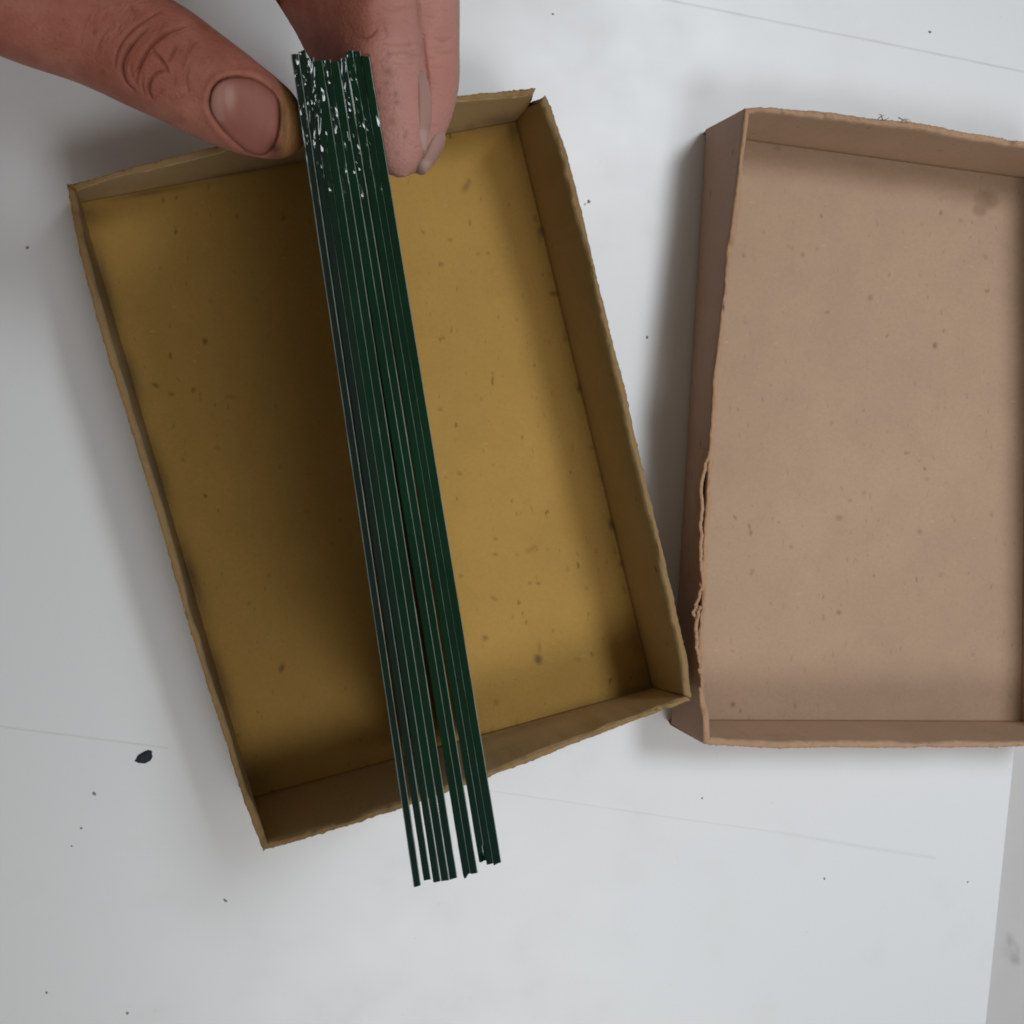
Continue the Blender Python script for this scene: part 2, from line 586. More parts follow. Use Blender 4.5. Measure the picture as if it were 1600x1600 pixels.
# soiling: glue residue and grime along the seams and in the corners
sr = np.random.default_rng(3)
tray_spots = [(320, 533, 4, 5, 0, 1.4), (243, 602, 6, 3, 30, 1.4), (268, 616, 5, 3, 0, 1.3), (302, 610, 3, 5, 10, 1.1), (440, 1044, 4, 7, 15, 1.5), (430, 634, 3, 3, 0, .8),
              (841, 1030, 6, 8, -10, 1.5), (843, 1012, 3, 10, 0, .6), (846, 362, 6, 9, -15, 1.2), (866, 459, 8, 4, 10, 1.4), (905, 607, 4, 8, -15, 1.2), (955, 820, 4, 10, -10, 1.4),
              (971, 880, 4, 6, 0, 1.0), (728, 292, 5, 9, 30, .9), (733, 283, 3, 5, -30, .8), (758, 996, 5, 3, 20, 1.1), (830, 858, 10, 4, -30, .6), (774, 842, 4, 3, 0, .8),
              (774, 866, 4, 3, 0, .9), (828, 911, 3, 3, 0, .9), (840, 911, 3, 3, 0, .9), (887, 890, 3, 4, 0, .7), (916, 919, 3, 3, 0, .7), (720, 900, 4, 3, 0, .8), (772, 935, 6, 3, 40, .7),
              (718, 740, 4, 3, 0, .9), (690, 413, 4, 4, 0, .8), (703, 375, 4, 3, 0, .7), (748, 397, 3, 3, 0, .7), (763, 396, 3, 3, 0, .8), (692, 528, 4, 3, 0, .8), (688, 640, 4, 3, 10, .8),
              (775, 1097, 5, 5, 0, .7), (756, 1000, 4, 3, 0, .6), (903, 1030, 6, 4, 0, .5), (340, 700, 6, 3, 20, .6), (480, 800, 4, 3, 0, .6), (360, 620, 8, 3, 0, .5), (420, 900, 3, 3, 0, .7),
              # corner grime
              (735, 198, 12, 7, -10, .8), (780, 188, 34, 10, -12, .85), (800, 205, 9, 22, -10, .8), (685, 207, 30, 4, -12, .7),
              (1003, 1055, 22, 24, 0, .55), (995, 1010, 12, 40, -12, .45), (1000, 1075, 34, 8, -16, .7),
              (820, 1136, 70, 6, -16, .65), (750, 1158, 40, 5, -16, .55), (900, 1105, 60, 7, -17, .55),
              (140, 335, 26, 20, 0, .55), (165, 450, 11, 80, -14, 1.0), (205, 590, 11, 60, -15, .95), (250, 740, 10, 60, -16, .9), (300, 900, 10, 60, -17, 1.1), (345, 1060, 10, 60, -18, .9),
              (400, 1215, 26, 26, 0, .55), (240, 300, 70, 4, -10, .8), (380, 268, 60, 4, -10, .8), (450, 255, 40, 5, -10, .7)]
for k in range(14):                                   # crumbs caught along the right-hand and lower seams
    u = sr.uniform()
    x, y = polyline(f_right, 100)[int(u * 99)]
    tray_spots.append((x - sr.uniform(0, 8), y, sr.uniform(2, 5), sr.uniform(3, 9), -14, sr.uniform(.25, .8)))
for k in range(24):
    x, y = polyline(f_left if k % 2 else f_bot, 100)[int(sr.uniform() * 99)]
    tray_spots.append((x + sr.uniform(0, 8), y - sr.uniform(0, 6), sr.uniform(2, 6), sr.uniform(3, 8), sr.uniform(-40, 10), sr.uniform(.4, 1.0)))
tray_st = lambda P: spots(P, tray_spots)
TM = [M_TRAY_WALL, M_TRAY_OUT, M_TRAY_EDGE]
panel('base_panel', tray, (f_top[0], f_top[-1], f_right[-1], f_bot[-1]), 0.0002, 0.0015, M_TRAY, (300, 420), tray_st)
def tear_top(s, v):
    return -0.0022 * smoothstep(s, 0.93, 1.0) * smoothstep(np.full_like(s, v), 0.45, 1.0)
def tear_right(s, v):
    return 0.0026 * smoothstep(1 - s, 0.95, 1.0) * smoothstep(np.full_like(s, v), 0.40, 1.0)
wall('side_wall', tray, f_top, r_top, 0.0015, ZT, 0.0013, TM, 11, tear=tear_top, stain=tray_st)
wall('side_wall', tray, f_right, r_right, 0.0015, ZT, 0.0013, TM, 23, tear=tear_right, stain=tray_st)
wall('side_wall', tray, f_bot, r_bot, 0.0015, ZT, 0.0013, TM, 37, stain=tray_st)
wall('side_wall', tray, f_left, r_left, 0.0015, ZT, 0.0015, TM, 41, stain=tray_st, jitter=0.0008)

# --- tan lid lying open side up
ZL = 0.0345
lid = empty('shallow_cardboard_box', tuple(atz(1340, 670, 0.0)), 'tan brown cardboard lid of a box, lying open side up on the right', 'cardboard box')
l_top = [(1107, 211), (1606, 280)]
l_right = [(1606, 280), (1595, 1126)]
l_bot = [(1595, 1126), (1053, 1124)]
l_left = [(1053, 1124), (1107, 211)]
q_top = [(1165, 169), (1180, 167), (1255, 171), (1337, 181), (1412, 190), (1506, 208), (1592, 221), (1722, 240)]
q_right = [(1722, 240), (1716, 1168)]
q_bot = [(1716, 1168), (1600, 1166), (1400, 1168), (1190, 1167), (1101, 1162)]
q_left = [(1101, 1162), (1094, 1069), (1098, 960), (1101, 850), (1107, 719), (1114, 600), (1131, 456), (1142, 362), (1154, 265), (1165, 169)]
lid_spots = [(1541, 312, 20, 15, 10.5, .85), (1531, 328, 12, 10, 10.5, .85), (1461, 540, 4, 5, 0, 1.4), (1360, 465, 4, 5, 0, .9), (1311, 957, 4, 4, 0, 1.3), (1145, 1101, 4, 4, 0, 1.2),
             (1311, 809, 6, 4, 0, .9), (1437, 831, 4, 4, 0, .9), (1540, 402, 4, 4, 0, .9), (1501, 344, 3, 3, 0, .9), (1254, 398, 3, 4, 0, .8), (1277, 389, 3, 3, 0, .6), (1232, 385, 4, 3, 0, .5),
             (1175, 894, 3, 6, 20, .8), (1549, 804, 3, 4, 0, .8), (1236, 854, 3, 3, 0, .8), (1165, 504, 4, 3, 20, .5), (1215, 231, 5, 4, 0, .7), (1520, 1023, 3, 3, 0, .6), (1145, 1017, 3, 3, 0, .6),
             (1350, 770, 4, 4, 0, .5), (1328, 782, 4, 3, 0, .6), (1470, 898, 4, 4, 0, .45), (1449, 748, 4, 3, 0, .45), (1340, 255, 30, 5, 8, .25), (1450, 268, 40, 5, 8, .2)]
for k in range(8):
    lid_spots.append((sr.uniform(1110, 1590), sr.uniform(240, 1120), sr.uniform(1.5, 3), sr.uniform(1.5, 3.5), sr.uniform(0, 90), sr.uniform(.15, .4)))
lid_st = lambda P: spots(P, lid_spots)
LM = [M_LID_WALL, M_LID_OUT, M_LID_EDGE]
panel('base_panel', lid, (l_top[0], l_top[-1], l_right[-1], l_bot[-1]), 0.0002, 0.0015, M_LID, (300, 480), lid_st, grow=0.0004)
wall('side_wall', lid, l_top, q_top, 0.0015, ZL, 0.0014, LM, 51, round_r=0.0014, jitter=0.0004)
wall('side_wall', lid, l_right, q_right, 0.0015, ZL, 0.0016, LM, 63, round_r=0.0016)
wall('side_wall', lid, l_bot, q_bot, 0.0015, ZL, 0.0016, LM, 77, round_r=0.0016, jitter=0.0004)
wall('side_wall', lid, l_left, q_left, 0.0015, ZL, 0.0014, LM, 85, round_r=0.0016, jitter=0.0005)

# torn outer ply peeling off the left-hand rim of the lid
def torn_ply(outer_px, inner_px, z_in, drop, seed):
    n, m = 90, 6
    A = np.array([atz(x, y, z_in) for x, y in polyline(inner_px, n)])
    B = np.array([atz(x, y, z_in + 0.0003) for x, y in polyline(outer_px, n)])
    th = 0.0011
    s = np.linspace(0, 1, n)
    rows = []
    prof = [(0, -drop, 0), (.35, -drop * .5, 0), (.75, -drop * .12, 0), (1.0, 0.0003, 0), (1.0, 0.0003, 1), (.72, -drop * .2, 1), (.3, -drop * .6, 1), (-.05, -drop, 1)]
    dirn = (A - B)
    dirn /= np.linalg.norm(dirn, axis=1)[:, None]
    for (u, dz, side) in prof:
        P = A + (B - A) * u
        P[:, 2] += dz
        if side:
            P = P - dirn * th
        P[:, 2] += fractal1(n, 14, 0.0006, seed) * max(u, 0) + fractal1(n, 30, 0.00015, seed + 2) * max(u, 0)
        P += dirn * (fractal1(n, 10, 0.0003, seed + 1) * max(u, 0))[:, None]
        rows.append(P)
    R = len(rows)
    V = np.concatenate(rows)
    faces = []
    for r in range(R):
        r2 = (r + 1) % R
        for i in range(n - 1):
            faces.append((r * n + i, r * n + i + 1, r2 * n + i + 1, r2 * n + i))
    faces.append([r * n for r in range(R)])
    faces.append([r * n + n - 1 for r in range(R)][::-1])
    o = mesh_obj('torn_ply', V, faces, M_LID_EDGE, lid, None, True, {'stain': np.zeros(len(V))})
    return o
torn_ply([(1111, 705), (1106, 722), (1099, 756), (1097, 834), (1098, 880), (1101, 914)], [(1113, 705), (1111, 722), (1108, 760), (1106, 834), (1105, 880), (1104, 914)], 0.0355, 0.009, 5)
torn_ply([(1100, 905), (1095, 930), (1086, 957), (1089, 972)], [(1105, 905), (1103, 930), (1100, 957), (1099, 972)], 0.0360, 0.006, 9)
torn_ply([(1094, 948), (1090, 975), (1090, 1006), (1096, 1040), (1098, 1075)], [(1103, 948), (1102, 975), (1101, 1006), (1100, 1040), (1100, 1075)], 0.0357, 0.007, 14)

def tuft(pts, r, name, parent, mat):
    V, Fc = [], []
    for poly in pts:
        P = np.array([atz(x, y, z) for x, y, z in poly])
        k0 = len(V)
        n = len(P)
        for i, p in enumerate(P):
            rr = r * (1 - 0.7 * i / (n - 1))
            for a in range(5):
                an = a * 2 * math.pi / 5
                V.append(p + np.array([math.cos(an) * rr, math.sin(an) * rr, math.sin(an + 1) * rr]))
        for i in range(n - 1):
            for a in range(5):
                b = (a + 1) % 5
                Fc.append((k0 + i * 5 + a, k0 + i * 5 + b, k0 + (i + 1) * 5 + b, k0 + (i + 1) * 5 + a))
    return mesh_obj(name, V, Fc, mat, parent, None, True, {'stain': np.full(len(V), .5)})
tuft([[(1372, 186, .0345), (1376, 182, .036), (1382, 180, .037)], [(1379, 187, .0345), (1377, 180, .0365), (1373, 178, .037)], [(1382, 188, .0345), (1389, 184, .036)],
      [(1404, 184, .036), (1413, 188, .0362), (1424, 190, .0352)], [(1408, 190, .0345), (1414, 186, .0362), (1421, 187, .037)]], 0.00016, 'frayed_fibre', lid, M_LID_OUT)

# ------------------------------------------------------------------ the stack of glass plates
# (left and right pixel of the near long edge at its two ends, and their rows)
TOPS = [(455, 466, 84), (466.5, 477.5, 79), (479, 490, 90), (491, 503, 95), (504, 516, 94), (516.5, 528, 97), (529, 540, 91), (540.5, 551, 79), (551.5, 563, 80), (564, 577, 88)]
BOTS = [(647, 657.5, 1385), (662.5, 673, 1375), (677.5, 688.5, 1378), (690, 701.5, 1376), (703, 714, 1373), (723.5, 735.5, 1366), (736, 746, 1365), (749, 760, 1347), (761.5, 771, 1350), (772, 783, 1350)]
D_TOP, D_BOT = 288.0, 304.0
PLATE_DEEP = 0.126
c_mid = atd(617, 720, 296)
view_mid = (c_mid - CPn)
view_mid /= np.linalg.norm(view_mid)
ORD = ['first', 'second', 'third', 'fourth', 'fifth', 'sixth', 'seventh', 'eighth', 'ninth', 'tenth']
plate_frames = []
for i in range(10):
    (a0, a1, ya), (b0, b1, yb) = TOPS[i], BOTS[i]
    T = atd((a0 + a1) / 2, ya, D_TOP)
    B = atd((b0 + b1) / 2, yb, D_BOT)
    th = 0.5 * ((a1 - a0) / F * D_TOP + (b1 - b0) / F * D_BOT) * MM * 1.10
    L = np.linalg.norm(B - T)
    y = (B - T) / L
    own = (T + B) / 2 - CPn
    own /= np.linalg.norm(own)
    fan = 0.85 if i else 0.80                        # the loose plates fan out a little towards their far edges
    dep = view_mid * (1 - fan) + own * fan
    dep -= y * (dep @ y)
    dep /= np.linalg.norm(dep)
    x = np.cross(y, dep)
    x /= np.linalg.norm(x)
    if (CMn.T @ x)[0] < 0:
        x = -x
    plate_frames.append((T, x, y, dep, th, L))
    n = 260
    s = np.linspace(0, 1, n)
    bev = 0.00017
    hw = th / 2
    # outline of the cross-section: near edge first (u = across, w = depth)
    prof = [(-hw + bev, 0), (-hw * .33, 0), (hw * .33, 0), (hw - bev, 0), (hw, bev), (hw, PLATE_DEEP * .5), (hw, PLATE_DEEP - bev), (hw - bev, PLATE_DEEP), (-hw + bev, PLATE_DEEP), (-hw, PLATE_DEEP - bev), (-hw, PLATE_DEEP * .5), (-hw, bev)]
    rough_zone = (0.04 + 0.96 * (1 - smoothstep(s, 0.10, 0.22))) * (0.35 + 0.65 * (i in (0, 1, 2, 4, 6, 7, 8)))
    V, chip = [], []
    R = len(prof)
    for k, (u, w) in enumerate(prof):
        P = T + np.outer(s * L, y) + x * u + dep * w
        if k in (0, 3, 4, 11, 1, 2):
            ch = np.clip(fractal1(n, 46, 1.0, 100 * i + k, 4, .7) - 0.35, 0, 1.6) * rough_zone
            P = P + dep * (0.00022 * ch)[:, None] - x * (np.sign(u) * 0.00012 * ch)[:, None]
            P = P + x * fractal1(n, 30, 0.00002, 31 * i + k)[:, None]
            chip.append(np.clip(0.004 + (1 - smoothstep(s, 0.05, 0.19)) * (1.0 if i in (0, 1, 2, 4, 6, 8) else 0.4) * np.clip(fractal1(n, 8, 1, 7 * i + 1) + .8, 0.25, 1), 0, 1))
        else:
            chip.append(np.full(n, 0.01))
        # slightly crooked cut at the two ends
        V.append(P)
    V = np.array(V)                                   # R x n x 3
    V[:, 0] += y * (0.00009 * rng.standard_normal() * np.array([u / hw for u, w in prof]) + 0.00003 * rng.standard_normal(R))[:, None]
    V[:, -1] += y * (0.00009 * rng.standard_normal() * np.array([u / hw for u, w in prof]) + 0.00003 * rng.standard_normal(R))[:, None]
    if i == 5:
        V[0:2, -1] += y * 0.0008
    if i == 7:                                        # shell chip at the lower end
        V[2:5, -3:] += dep * 0.0009
        V[3:5, -6:-2] -= x * 0.0003
    vv = V.reshape(-1, 3)
    faces = []
    for r in range(R):
        r2 = (r + 1) % R
        for j in range(n - 1):
            faces.append((r * n + j, r2 * n + j, r2 * n + j + 1, r * n + j + 1))
    mi = [1 if (r == 3 or (r == 11 and i == 0)) else 0 for r in range(R) for j in range(n - 1)] + [0, 0]
    faces.append([r * n for r in range(R)][::-1])
    faces.append([r * n + n - 1 for r in range(R)])
    o = mesh_obj('glass_plate', vv, faces, [M_GLASS, M_ARRIS], None, mi, False, {'chip': np.array(chip).reshape(-1),
        'grey': np.tile(np.full(n, (1.0, .9, .55, .1, .3, 0, .1, 0, .15, 0)[i]), R), 'tail': np.tile(smoothstep(s, .80, .97) * .8, R)})
    bm = bmesh.new(); bm.from_mesh(o.data); bmesh.ops.recalc_face_normals(bm, faces=bm.faces[:]); bm.to_mesh(o.data); bm.free()
    if i == 0:
        lab = 'leftmost dark green glass plate of the held stack, edge on, against the thumb'
    elif i == 9:
        lab = 'rightmost dark green glass plate of the held stack, edge on, against the fingertips'
    else:
        lab = '%s glass plate from the thumb in the stack of ten dark green plates' % ORD[i]
    o['label'] = lab
    o['category'] = 'glass plate'
    o['group'] = 'stack of glass plates held edge on'

# ------------------------------------------------------------------ hand
def sweep(rings, n_s=140, n_t=64, power=2.25):
    """closed tapered tube through rings (px, py, depth mm, radius across px, radius in depth px)"""
    K = np.array(rings, float)
    t = np.concatenate([[0], np.cumsum(np.linalg.norm(np.diff(K[:, :2], axis=0), axis=1) + 1e-6)])
    tt = np.linspace(0, t[-1], n_s)
    def cr(col):
        m = np.gradient(K[:, col], t)
        out = np.empty(n_s)
        for j, q in enumerate(tt):
            i = min(np.searchsorted(t, q, side='right') - 1, len(t) - 2)
            h = t[i + 1] - t[i]
            u = (q - t[i]) / h
            out[j] = (2 * u ** 3 - 3 * u ** 2 + 1) * K[i, col] + (u ** 3 - 2 * u ** 2 + u) * h * m[i] + (-2 * u ** 3 + 3 * u ** 2) * K[i + 1, col] + (u ** 3 - u ** 2) * h * m[i + 1]
        return out
    px, py, d, rw, rd = [cr(c) for c in range(5)]
    rw = np.maximum(rw, 1.0); rd = np.maximum(rd, 1.0)
    C = np.array([atd(a, b, c) for a, b, c in zip(px, py, d)])
    tan = np.gradient(C, axis=0)
    tan /= np.linalg.norm(tan, axis=1)[:, None]
    view = C - CPn
    view /= np.linalg.norm(view, axis=1)[:, None]
    u = np.cross(tan, view)
    u /= np.linalg.norm(u, axis=1)[:, None]           # across the finger, in the picture plane
    v = np.cross(u, tan)                              # away from or towards the viewer
    sgn = np.sign(np.sum(v * view, 1))[:, None]
    v = -v * sgn                                      # towards the camera
    mmpp = (d * MM / F)[:, None]
    th = np.linspace(0, 2 * np.pi, n_t, endpoint=False)
    ct, st_ = np.cos(th), np.sin(th)
    e = 2 / power
    ct = np.sign(ct) * np.abs(ct) ** e
    st_ = np.sign(st_) * np.abs(st_) ** e
    V = C[:, None, :] + (rw[:, None] * mmpp)[..., None] * ct[None, :, None] * u[:, None, :] + (rd[:, None] * mmpp)[..., None] * st_[None, :, None] * v[:, None, :]
    verts = V.reshape(-1, 3)
    faces = []
    for i in range(n_s - 1):
        for j in range(n_t):
            k = (j + 1) % n_t
            faces.append((i * n_t + j, i * n_t + k, (i + 1) * n_t + k, (i + 1) * n_t + j))
    faces.append(list(range(n_t))[::-1])
    faces.append([(n_s - 1) * n_t + j for j in range(n_t)])
    return verts, faces, dict(C=C, u=u, v=v, rw=rw[:, None] * mmpp, rd=rd[:, None] * mmpp, px=px, py=py)

THUMB = [(-330, -430, 256, 180, 150), (-200, -215, 270, 155, 128), (-75, -78, 281, 120, 108), (55, 4, 288, 97, 94), (150, 46, 292, 87, 84), (240, 86, 294, 88, 82),
         (310, 127, 296, 80, 72), (370, 163, 297, 72, 60), (412, 185, 298, 63, 50), (440, 198, 298, 53, 42), (460, 205, 298, 40, 32), (474, 209, 298, 24, 20), (481, 211, 298, 6, 6)]
INDEX = [(280, -400, 272, 125, 112), (425, -185, 288, 114, 98), (520, -60, 298, 108, 86), (553, 5, 302, 103, 80), (567, 48, 304, 96, 76), (584, 95, 303, 80, 70),
         (602, 140, 302, 64, 60), (614, 190, 302, 53, 53), (620, 225, 302, 46, 46), (624, 250, 302, 36, 36), (627, 266, 302, 23, 23), (629, 277, 302, 6, 6)]
MIDDLE = [(440, -420, 280, 115, 110), (600, -190, 298, 94, 90), (650, -20, 311, 68, 70), (656, 70, 317, 62, 66), (654, 130, 318, 63, 64), (648, 175, 318, 58, 58),
          (641, 215, 318, 48, 48), (635, 245, 318, 36, 36), (631, 263, 318, 22, 22), (629, 275, 318, 6, 6)]
RING = [(500, -430, 276, 105, 105), (590, -190, 300, 84, 86), (625, -20, 330, 58, 62), (632, 80, 334, 54, 56), (630, 150, 335, 48, 48), (625, 200, 335, 36, 36), (622, 232, 335, 6, 6)]
LITTLE = [(500, -430, 296, 90, 90), (570, -210, 318, 68, 70), (605, -60, 342, 48, 50), (615, 40, 345, 45, 46), (614, 110, 346, 38, 38), (612, 150, 346, 8, 8)]
PALM = [(-2000, -950, 285, 330, 320), (-1400, -700, 292, 340, 330), (-850, -560, 296, 290, 300), (-520, -480, 298, 225, 280), (-300, -430, 300, 205, 290), (-60, -375, 302, 205, 320), (160, -320, 303, 195, 330), (300, -290, 304, 165, 300), (395, -270, 304, 110, 190), (430, -255, 304, 40, 60)]
HV, HF = [], []
info = {}
for nm, r in (('thumb', THUMB), ('index', INDEX), ('middle', MIDDLE), ('ring', RING), ('little', LITTLE), ('palm', PALM)):
    v, f, inf = sweep(r)
    k = len(HV)
    HV += v.tolist()
    HF += [[a + k for a in q] for q in f]
    info[nm] = inf
raw = mesh_obj('hand_raw', HV, HF, M_SKIN)
md = raw.modifiers.new('r', 'REMESH'); md.mode = 'VOXEL'; md.voxel_size = 0.0005
sm = raw.modifiers.new('s', 'SMOOTH'); sm.factor = 0.5; sm.iterations = 7
dg = bpy.context.evaluated_depsgraph_get()
hand_me = bpy.data.meshes.new_from_object(raw.evaluated_get(dg))
bpy.data.objects.remove(raw, do_unlink=True)
# refine the part of the skin that faces the viewer so that creases stay fine
bm = bmesh.new(); bm.from_mesh(hand_me)
for _ in range(2):
    bm.verts.ensure_lookup_table()
    P_ = np.array([v.co[:] for v in bm.verts]); N_ = np.array([v.normal[:] for v in bm.verts])
    qx, qy, qd = topx(P_)
    f_ = np.sum(N_ * (CPn - P_), 1) > 0
    ok = f_ & (qx > -12) & (qx < 745) & (qy > -12) & (qy < 300)
    es = [e for e in bm.edges if ok[e.verts[0].index] and ok[e.verts[1].index]]
    bmesh.ops.subdivide_edges(bm, edges=es, cuts=1, use_grid_fill=True)
    bm.verts.index_update()
    bm.normal_update()
bmesh.ops.smooth_vert(bm, verts=[v for v in bm.verts], factor=0.5, use_axis_x=True, use_axis_y=True, use_axis_z=True)
bmesh.ops.smooth_vert(bm, verts=[v for v in bm.verts], factor=0.5, use_axis_x=True, use_axis_y=True, use_axis_z=True)
bm.normal_update()
bm.to_mesh(hand_me); bm.free()
nv = len(hand_me.vertices)
HP = np.empty(nv * 3); hand_me.vertices.foreach_get('co', HP); HP = HP.reshape(-1, 3)
HN = np.empty(nv * 3); hand_me.vertices.foreach_get('normal', HN); HN = HN.reshape(-1, 3)
px, py, dd = topx(HP)
tocam = CPn - HP
tocam /= np.linalg.norm(tocam, axis=1)[:, None]
facing = np.clip(np.sum(HN * tocam, 1), 0, 1)
front = smoothstep(facing, 0.05, 0.4)

def dist_poly(pts, closed=False, n=80):
    P = np.array(pts, float)
    if closed:
        P = np.vstack([P, P[:1]])
    # Catmull-like smoothing of the crease line
    for _ in range(2):
        Q = [P[0]]
        for a, b in zip(P[:-1], P[1:]):
            Q += [a * .75 + b * .25, a * .25 + b * .75]
        Q.append(P[-1])
        P = np.array(Q)
    box = (px > P[:, 0].min() - 25) & (px < P[:, 0].max() + 25) & (py > P[:, 1].min() - 25) & (py < P[:, 1].max() + 25) & (facing > 0)
    D = np.full(nv, 1e3)
    if not box.any():
        return D, np.zeros(nv)
    X = np.stack([px[box], py[box]], 1)
    best = np.full(len(X), 1e3)
    par = np.zeros(len(X))
    for i, (a, b) in enumerate(zip(P[:-1], P[1:])):
        ab = b - a
        t = np.clip(((X - a) @ ab) / max(ab @ ab, 1e-9), 0, 1)
        dd_ = np.linalg.norm(X - a - t[:, None] * ab, axis=1)
        m = dd_ < best
        best[m] = dd_[m]
        par[m] = ((i + t) / (len(P) - 1))[m]
    D[box] = best
    T = np.zeros(nv); T[box] = par
    return D, T

disp = np.zeros(nv)
blanch_lit = smoothstep(px, 560, 625) * (dd > 0.27)  # paler grip skin, also brightened in colour in place of lamp light
dirt = np.zeros(nv); red = np.zeros(nv); yellow = np.zeros(nv)
def crease(pts, w, depth, dk=0.4, ridge=0.22, taper=True):
    global disp, dirt
    w = w * 0.78
    depth = depth * 0.62
    D, T = dist_poly(pts)
    k = (np.sin(np.pi * np.clip(T, 0.02, 0.98)) ** 0.6 if taper else 1.0)
    g = np.exp(-(D / w) ** 2) * k
    disp -= depth * g * front
    disp += depth * ridge * np.exp(-((D - 3.6 * w) / (2.4 * w)) ** 2) * k * front
    dirt = np.maximum(dirt, dk * np.exp(-(D / (w * 0.8)) ** 2) * k * front)

TH = 0.0007
crease([(252, 16), (225, 33), (207, 46), (191, 64), (181, 86), (180, 106)], 3.0, TH * .8, .35)
crease([(232, 42), (210, 66), (194, 89), (191, 111), (197, 129), (212, 143)], 3.4, TH * 1.3, .55)
crease([(290, 40), (260, 52), (238, 70), (224, 92), (215, 114), (214, 128)], 3.4, TH * 1.2, .5)
crease([(260, 110), (244, 114), (234, 127), (232, 142), (238, 156)], 3.4, TH * 1.2, .5)
crease([(238, 79), (252, 92), (261, 107), (262, 114)], 2.8, TH, .45)
crease([(277, 70), (270, 84), (264, 98)], 2.8, TH * .7, .3)
crease([(308, 62), (296, 76), (288, 92), (284, 110)], 3.2, TH * .5, .15)
crease([(172, 40), (158, 58), (150, 82)], 4.0, TH * .5, .12)
crease([(140, 20), (128, 45), (126, 70)], 5.0, TH * .4, .1)
crease([(300, 95), (292, 110), (290, 128), (296, 146)], 3.2, TH * .5, .15)
crease([(206, 98), (205, 114), (214, 130)], 2.6, TH * .6, .2)
crease([(225, 118), (222, 134), (228, 150)], 2.6, TH * .6, .2)
# the fine secondary lines between the folds
cr = random.Random(5)
for k in range(70):
    x0_, y0_ = cr.uniform(20, 330), 0
    ax = np.interp(x0_, [0, 150, 240, 330], [-20, 46, 86, 140])
    y0_ = ax + cr.uniform(-60, 70)
    L_c = cr.uniform(10, 34)
    an = math.radians(cr.uniform(95, 135))
    cx_, cy_ = math.cos(an), math.sin(an)
    bend = cr.uniform(-5, 5)
    near = math.exp(-((x0_ - 230) / 70) ** 2)
    crease([(x0_ - cx_ * L_c / 2, y0_ - cy_ * L_c / 2), (x0_ + bend * cy_, y0_ - bend * cx_), (x0_ + cx_ * L_c / 2, y0_ + cy_ * L_c / 2)], cr.uniform(1.8, 3.2), TH * (0.06 + 0.16 * near), 0.05 + 0.14 * near)
for k in range(60):
    x0_, y0_ = cr.uniform(590, 705), cr.uniform(5, 235)
    L_c = cr.uniform(10, 30)
    crease([(x0_ - L_c / 2, y0_ + cr.uniform(-4, 4)), (x0_, y0_ + cr.uniform(-4, 4)), (x0_ + L_c / 2, y0_ + cr.uniform(-4, 4))], cr.uniform(1.8, 3.0), TH * cr.uniform(.05, .13), 0.10)
# index and middle fingers
crease([(560, 58), (572, 60), (582, 55), (590, 44)], 3.2, TH * .45, .5)
crease([(596, 66), (620, 70), (645, 66)], 3.4, TH * .45, .1)
crease([(600, 84), (624, 80), (650, 84)], 3.2, TH * .4, .08)
crease([(610, 96), (632, 100), (652, 96)], 3.0, TH * .3, .06)
crease([(588, 20), (600, 40), (604, 60)], 4.0, TH * .4, .08)
crease([(676, 60), (692, 66), (708, 60)], 3.4, TH * .5, .1)
crease([(678, 80), (694, 84), (710, 80)], 3.4, TH * .4, .1)
# crevice between the two fingers
crease([(652, -30), (657, 30), (664, 90), (670, 140), (668, 180)], 4.0, TH * 1.2, .35, ridge=.15, taper=False)
# broad soft forms: knuckle bulge and pad
disp += 0.0009 * np.exp(-(((px - 232) / 46) ** 2 + ((py - 88) / 42) ** 2)) * front

# thumb nail bed
NAIL = [(327, 158), (331, 140), (341, 127), (356, 120.5), (374, 119), (393, 121.5), (412, 130), (427, 142), (436, 157), (438, 176), (437, 196), (433, 216), (425, 234), (414, 243), (400, 243), (384, 236), (366, 222), (349, 205), (335, 186), (328, 172)]
Dn, _ = dist_poly(NAIL, True)
def inside(poly, x, y):
    P = np.array(poly, float)
    r = np.zeros(len(x), bool)
    j = len(P) - 1
    for i in range(len(P)):
        c = ((P[i, 1] > y) != (P[j, 1] > y)) & (x < (P[j, 0] - P[i, 0]) * (y - P[i, 1]) / (P[j, 1] - P[i, 1] + 1e-12) + P[i, 0])
        r ^= c
        j = i
    return r
isin = inside(NAIL, px, py) & (facing > 0.05) & (dd < 0.30)
sel = inside([(370 + (x - 383) * 1.05 + 13, 180 + (y - 180) * 1.05) for x, y in NAIL], px, py) & (facing > 0.15) & (dd < 0.31)
A_ = np.stack([np.ones(sel.sum()), (px[sel] - 383) / 50, (py[sel] - 180) / 50, ((px[sel] - 383) / 50) ** 2, ((py[sel] - 180) / 50) ** 2, (px[sel] - 383) * (py[sel] - 180) / 2500], 1)
cf = np.linalg.lstsq(A_, dd[sel], rcond=None)[0]
def nail_depth(x, y):
    a, b = (x - 383) / 50, (y - 180) / 50
    return cf[0] + cf[1] * a + cf[2] * b + cf[3] * a * a + cf[4] * b * b + cf[5] * a * b
gN = np.exp(-(Dn / 2.0) ** 2)
disp -= 0.0006 * gN * front
disp += 0.00028 * np.exp(-((Dn - 8) / 6) ** 2) * front * (~isin) * (1 - smoothstep(px, 395, 436))
disp[isin] -= 0.0010
dirt = np.maximum(dirt, 0.55 * np.exp(-(Dn / 1.8) ** 2) * front)
